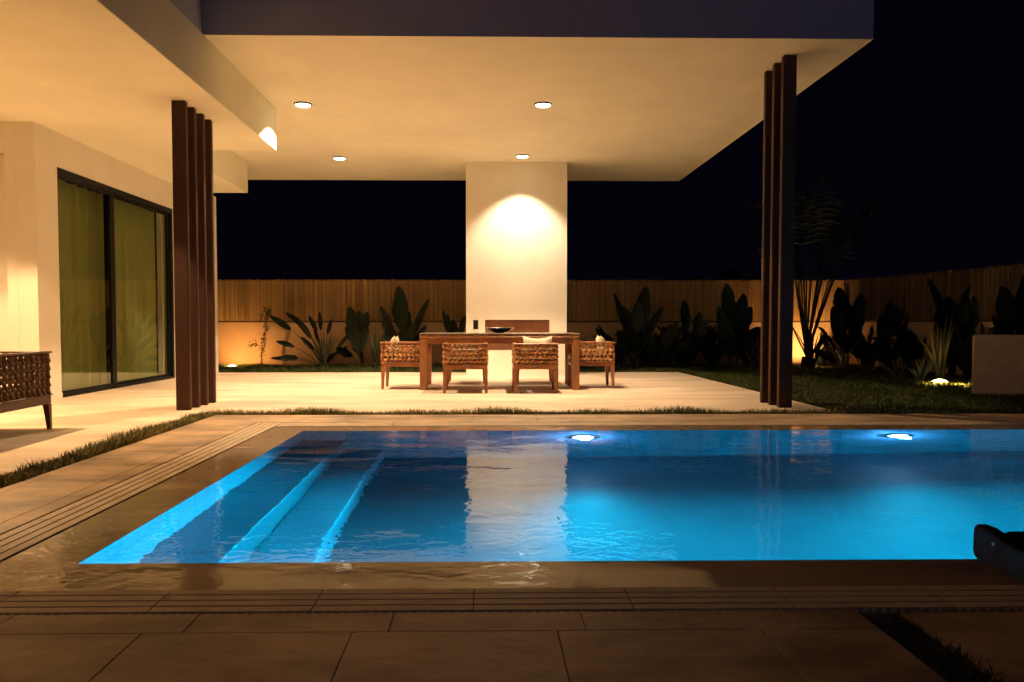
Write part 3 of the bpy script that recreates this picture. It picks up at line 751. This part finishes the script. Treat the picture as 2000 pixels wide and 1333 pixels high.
pl_at('flax_plant', 1590, 16.2, 'strap-leaved plant in front of the hidden lamp below the palm', 'plant', [(1565, 640, .5, .12, -.2, .3), (1620, 650, .5, .12), (1578, 660, .4, .1)], straps=(12, 1.0, .6), group=G2, mstrap='leaf')
pl_at('flax_plant', 1612, 17.05, 'small clump lit yellow by the hidden lamp, right of the right column', 'plant', [(1600, 668, .4, .16), (1622, 660, .4, .16), (1608, 650, .4, .14), (1630, 680, .3, .14)], straps=(22, .55, .3), group=G2, mleaf='blade')
pl_at('flax_plant', 1480, 15.6, 'strap-leaved clump just left of the foot of the right column', 'plant', straps=(26, .7, .35), group=G2)

for px_, Y_, lab_ in ((1205, 16.9, 'low dark filler plant hugging the back wall just right of the fireplace column'), (1270, 16.9, 'low dark filler plant behind the largest plant right of the end chair'), (1330, 16.9, 'low dark filler plant at the wall between the leaning leaf and the bushy plant'),
        (1395, 16.8, 'dark filler plant at the wall, left of the tall bushy plant'), (1468, 16.8, 'dark filler plant at the wall, hidden left of the right column'), (1700, 16.2, 'dark filler plant in the corner of the garden walls'), (1790, 15.0, 'dark filler plant along the side wall, left of the leaning leaf'),
        (1905, 13.2, 'dark filler plant behind the olive leaves by the low wall')):
    pl_at('shrub', px_, Y_, lab_, 'shrub', [], straps=(20, .8, .6), group='low dark filler shrubs', extra=30, eh=.9, ew=.15, spread=.8, mstrap='leaf')
# slender climber on the left wall
cl = empty('climbing_plant', (X(508, 17.0), 17.1, 0), label='thin climbing plant with small leaves beside the left garden lamp', cat='plant')
st, fo = MB(), MB()
main = [Vector((.02*math.sin(i*1.3)+.0105*i, .0, .07*i)) for i in range(18)]
st.tube(main, [.014-.0005*i for i in range(18)], 5); br = [Vector((.06, -.02, .4)), Vector((-.1, -.05, .5)), Vector((-.25, -.06, .43))]; st.tube(br, .006, 4)
br2 = [main[17], main[17]+Vector((-.06, -.03, .03)), main[17]+Vector((-.12, -.05, -.12)), main[17]+Vector((-.14, -.05, -.22))]; st.tube(br2, .006, 4)
def small_leaf(p, s_):
    d = Vector(RN.uniform(-1, 1, 3)).normalized(); q = d.orthogonal().normalized()
    fo.add([p, p+d*s_*.5+q*s_*.3, p+d*s_, p+d*s_*.5-q*s_*.3], [(0, 1, 2, 3)])
for i in range(190): t = random.random()**.6*17; k = int(min(t, 16.9)); small_leaf(main[k].lerp(main[k+1], t-k)+Vector(RN.normal(0, .022, 3)), random.uniform(.025, .055))
for bb in (br, br2):
    for i in range(50): k = random.randrange(len(bb)-1); small_leaf(bb[k].lerp(bb[k+1], random.random())+Vector(RN.normal(0, .035, 3)), random.uniform(.025, .05))
fo.build('foliage', M['leaf'], cl); st.build('stalks', M['stalk'], cl, True)

# palms
def palm(loc, h, nf, fl, label, seed, lean=0., e0=.5, tight=1., i0=2, bias=0.):
    rs = random.Random(seed); e = empty('palm_tree', loc, label=label, cat='palm tree', group='palms beyond the right column')
    tr_ = MB(); P_ = [Vector((lean*(i/8)**2, 0, h*i/8)) for i in range(9)]; tr_.tube(P_, [.13-.006*i for i in range(9)], 10); tr_.build('trunk', M['bark'], e, True)
    fo = MB()
    for k in range(nf):
        az = 2*math.pi*k/nf+rs.uniform(-.3, .3); el = rs.uniform(e0, 1.5); L = fl*rs.uniform(.8, 1.1)
        d = Vector((math.cos(az)*math.cos(el), math.sin(az)*math.cos(el), math.sin(el))); p0 = P_[-1]
        p2 = p0+Vector((math.cos(az)+bias, math.sin(az), 0))*L*(.42+.3*math.cos(el))*tight+Vector((0, 0, L*.62*math.sin(el)-.15)); Q = bez(p0, p0+d*L*.75, p2, 16)
        fo.tube(Q, [.02-.0011*i for i in range(17)], 4)
        for i in range(i0, 17):
            tg = (Q[i]-Q[i-1]).normalized(); sd = tg.cross(Vector((0, 0, 1)))
            if sd.length < .1: sd = Vector((1, 0, 0))
            sd.normalize(); ll = min(L*.26, .58)*math.sin(math.pi*(i/17)**.8+.12)
            for sg in (-1, 1):
                for hh in (0, .5):
                    b0 = Q[i]-tg*hh*(Q[i]-Q[i-1]).length; t1 = b0+(sd*sg*.8+tg*.55+Vector((0, 0, -.35))).normalized()*ll; t2 = t1+Vector((0, 0, -ll*.25))+tg*.03
                    wv = tg*.018
                    mid = b0.lerp(t1, .6)
                    fo.add([b0-wv*.6, b0+wv*.6, mid+wv, mid-wv, t2], [(0, 1, 2, 3), (3, 2, 4)])
    fo.build('crown', M['palm'], e)
palm((6.35, 16.0, 0), .25, 17, 5.2, 'tall dim palm with fronds rising from the ground behind the right slatted column', 3, 0, 1.12, .38, 7, .4)
palm((5.5, 18.6, 0), 1.4, 8, 1.3, 'small dim palm beyond the back wall, left of the right column', 9)

# ------------------------------------------------------------------ grass
def grass(areas, name, m_, label, hmin, hmax, lean=.5, bw=.0025):
    V = []; Fc = []; n0 = 0
    for (x0, x1, y0, y1, dens, hs) in areas:
        k = int((x1-x0)*(y1-y0)*dens)
        x = RN.uniform(x0, x1, k); y = RN.uniform(y0, y1, k)
        # clumps
        cl_ = .55+.45*np.sin(x*5.1+np.sin(y*7)*1.3)*np.sin(x*1.7+y*2.3+1)
        if hs < 1.05 and hmax > .08:
            keep = RN.uniform(0, 1, k) < .35+.75*cl_; x, y, cl_ = x[keep], y[keep], cl_[keep]; k = len(x)
        h = RN.uniform(hmin, hmax, k)*(.40+.85*cl_)*hs; a = RN.uniform(0, 2*np.pi, k); ln = RN.uniform(.1, lean, k)*h
        wx = np.cos(a+1.57)*bw*hs; wy = np.sin(a+1.57)*bw*hs; dx = np.cos(a)*ln; dy = np.sin(a)*ln; z0 = -.017
        v = np.empty((k, 5, 3))
        v[:, 0] = np.stack([x-wx, y-wy, np.full(k, z0)], 1); v[:, 1] = np.stack([x+wx, y+wy, np.full(k, z0)], 1)
        v[:, 2] = np.stack([x+wx*.8+dx*.35, y+wy*.8+dy*.35, z0+h*.6], 1); v[:, 3] = np.stack([x-wx*.8+dx*.35, y-wy*.8+dy*.35, z0+h*.6], 1)
        v[:, 4] = np.stack([x+dx, y+dy, z0+h], 1)
        V.append(v.reshape(-1, 3))
        b = n0+np.arange(k)*5
        Fc += np.stack([b, b+1, b+2, b+3], 1).tolist(); Fc += np.stack([b+3, b+2, b+4], 1).tolist(); n0 += k*5
    me = bpy.data.meshes.new(name); me.from_pydata(np.concatenate(V).tolist(), [], Fc); me.materials.append(m_)
    o = bpy.data.objects.new(name, me); COL.objects.link(o)
    return tag(o, label, 'grass', kind='stuff')
grass([(-2.86, -2.635, 2.5, 8.1, 9000, 1.), (-2.86, 3.62, 8.075, 8.30, 8000, 1.)], 'grass_strip', M['strip'], 'narrow tufted grass strip between the pool deck and the terrace', .03, .085, 1.1)
grass([(1.17, 1.30, 1.4, 2.47, 9000, .9), (1.30, 2.2, 2.495, 2.52, 4000, .5)], 'joint_grass', M['lawn'], 'dark grass growing in the gap between tiles at the lower right', .02, .05, 1.1)
grass([(3.62, 5.5, 8.1, 11.5, 3600, 1.), (3.62, 9, 11.5, 15.15, 1600, 1.15), (5.5, 8.6, 8.1, 11.5, 2400, 1.), (-6, 8, 15.15, 17.38, 1900, 1.25)], 'lawn_grass', M['lawn'], 'dark lawn grass round the terrace under the garden walls', .03, .07, .9, .0045)

# ------------------------------------------------------------------ garden lamps
def garden_lamp(x, y, tgt, pw, label, ang=115, col=AMBER, power2=.25, sc=1.):
    e = empty('garden_lamp', (x, y, 0), label=label, cat='garden lamp', group='small garden lamps at ground level')
    b = MB(); b.cbox(-.12*sc, .12*sc, -.045, .06, -.02, .045*sc, .012); b.build('housing', M['blackmetal'], e)
    b = MB(); b.lathe((0, 0, 0), [(.0005, .030*sc), (.05*sc, .026*sc), (.085*sc, .012*sc), (.112*sc, 0)], 24); ln_ = b.build('lens', M['lens_amber'], e, True); ln_.location = (0, .008, .0455*sc); ln_.scale = (1, .45, 1)
    spot('lamp_beam', (x, y, .10), tgt, pw, col, ang, .7, .03, e)
    spot('lamp_glow', (x, y-.10, .20), (x, y-.16, -.05), pw*power2, (1, .60, .12), 140, .8, .05, e)
garden_lamp(-5.12, 16.72, (-5.0, 17.4, .75), P_GARD*2.6, 'bright garden lamp in the grass by the orange wall at the left', 155, (1, .45, .12), .4, .8)
garden_lamp(6.76, 12.0, (6.95, 12.8, 1.6), P_GARD*.3, 'bright garden lamp in the grass beside the low wall block', 90, AMBER, 40.)
garden_lamp(6.72, 16.75, (6.7, 17.4, .8), P_GARD*6., 'garden lamp half hidden by leaves below the tall palm', 110, (1, .48, .14), .10)
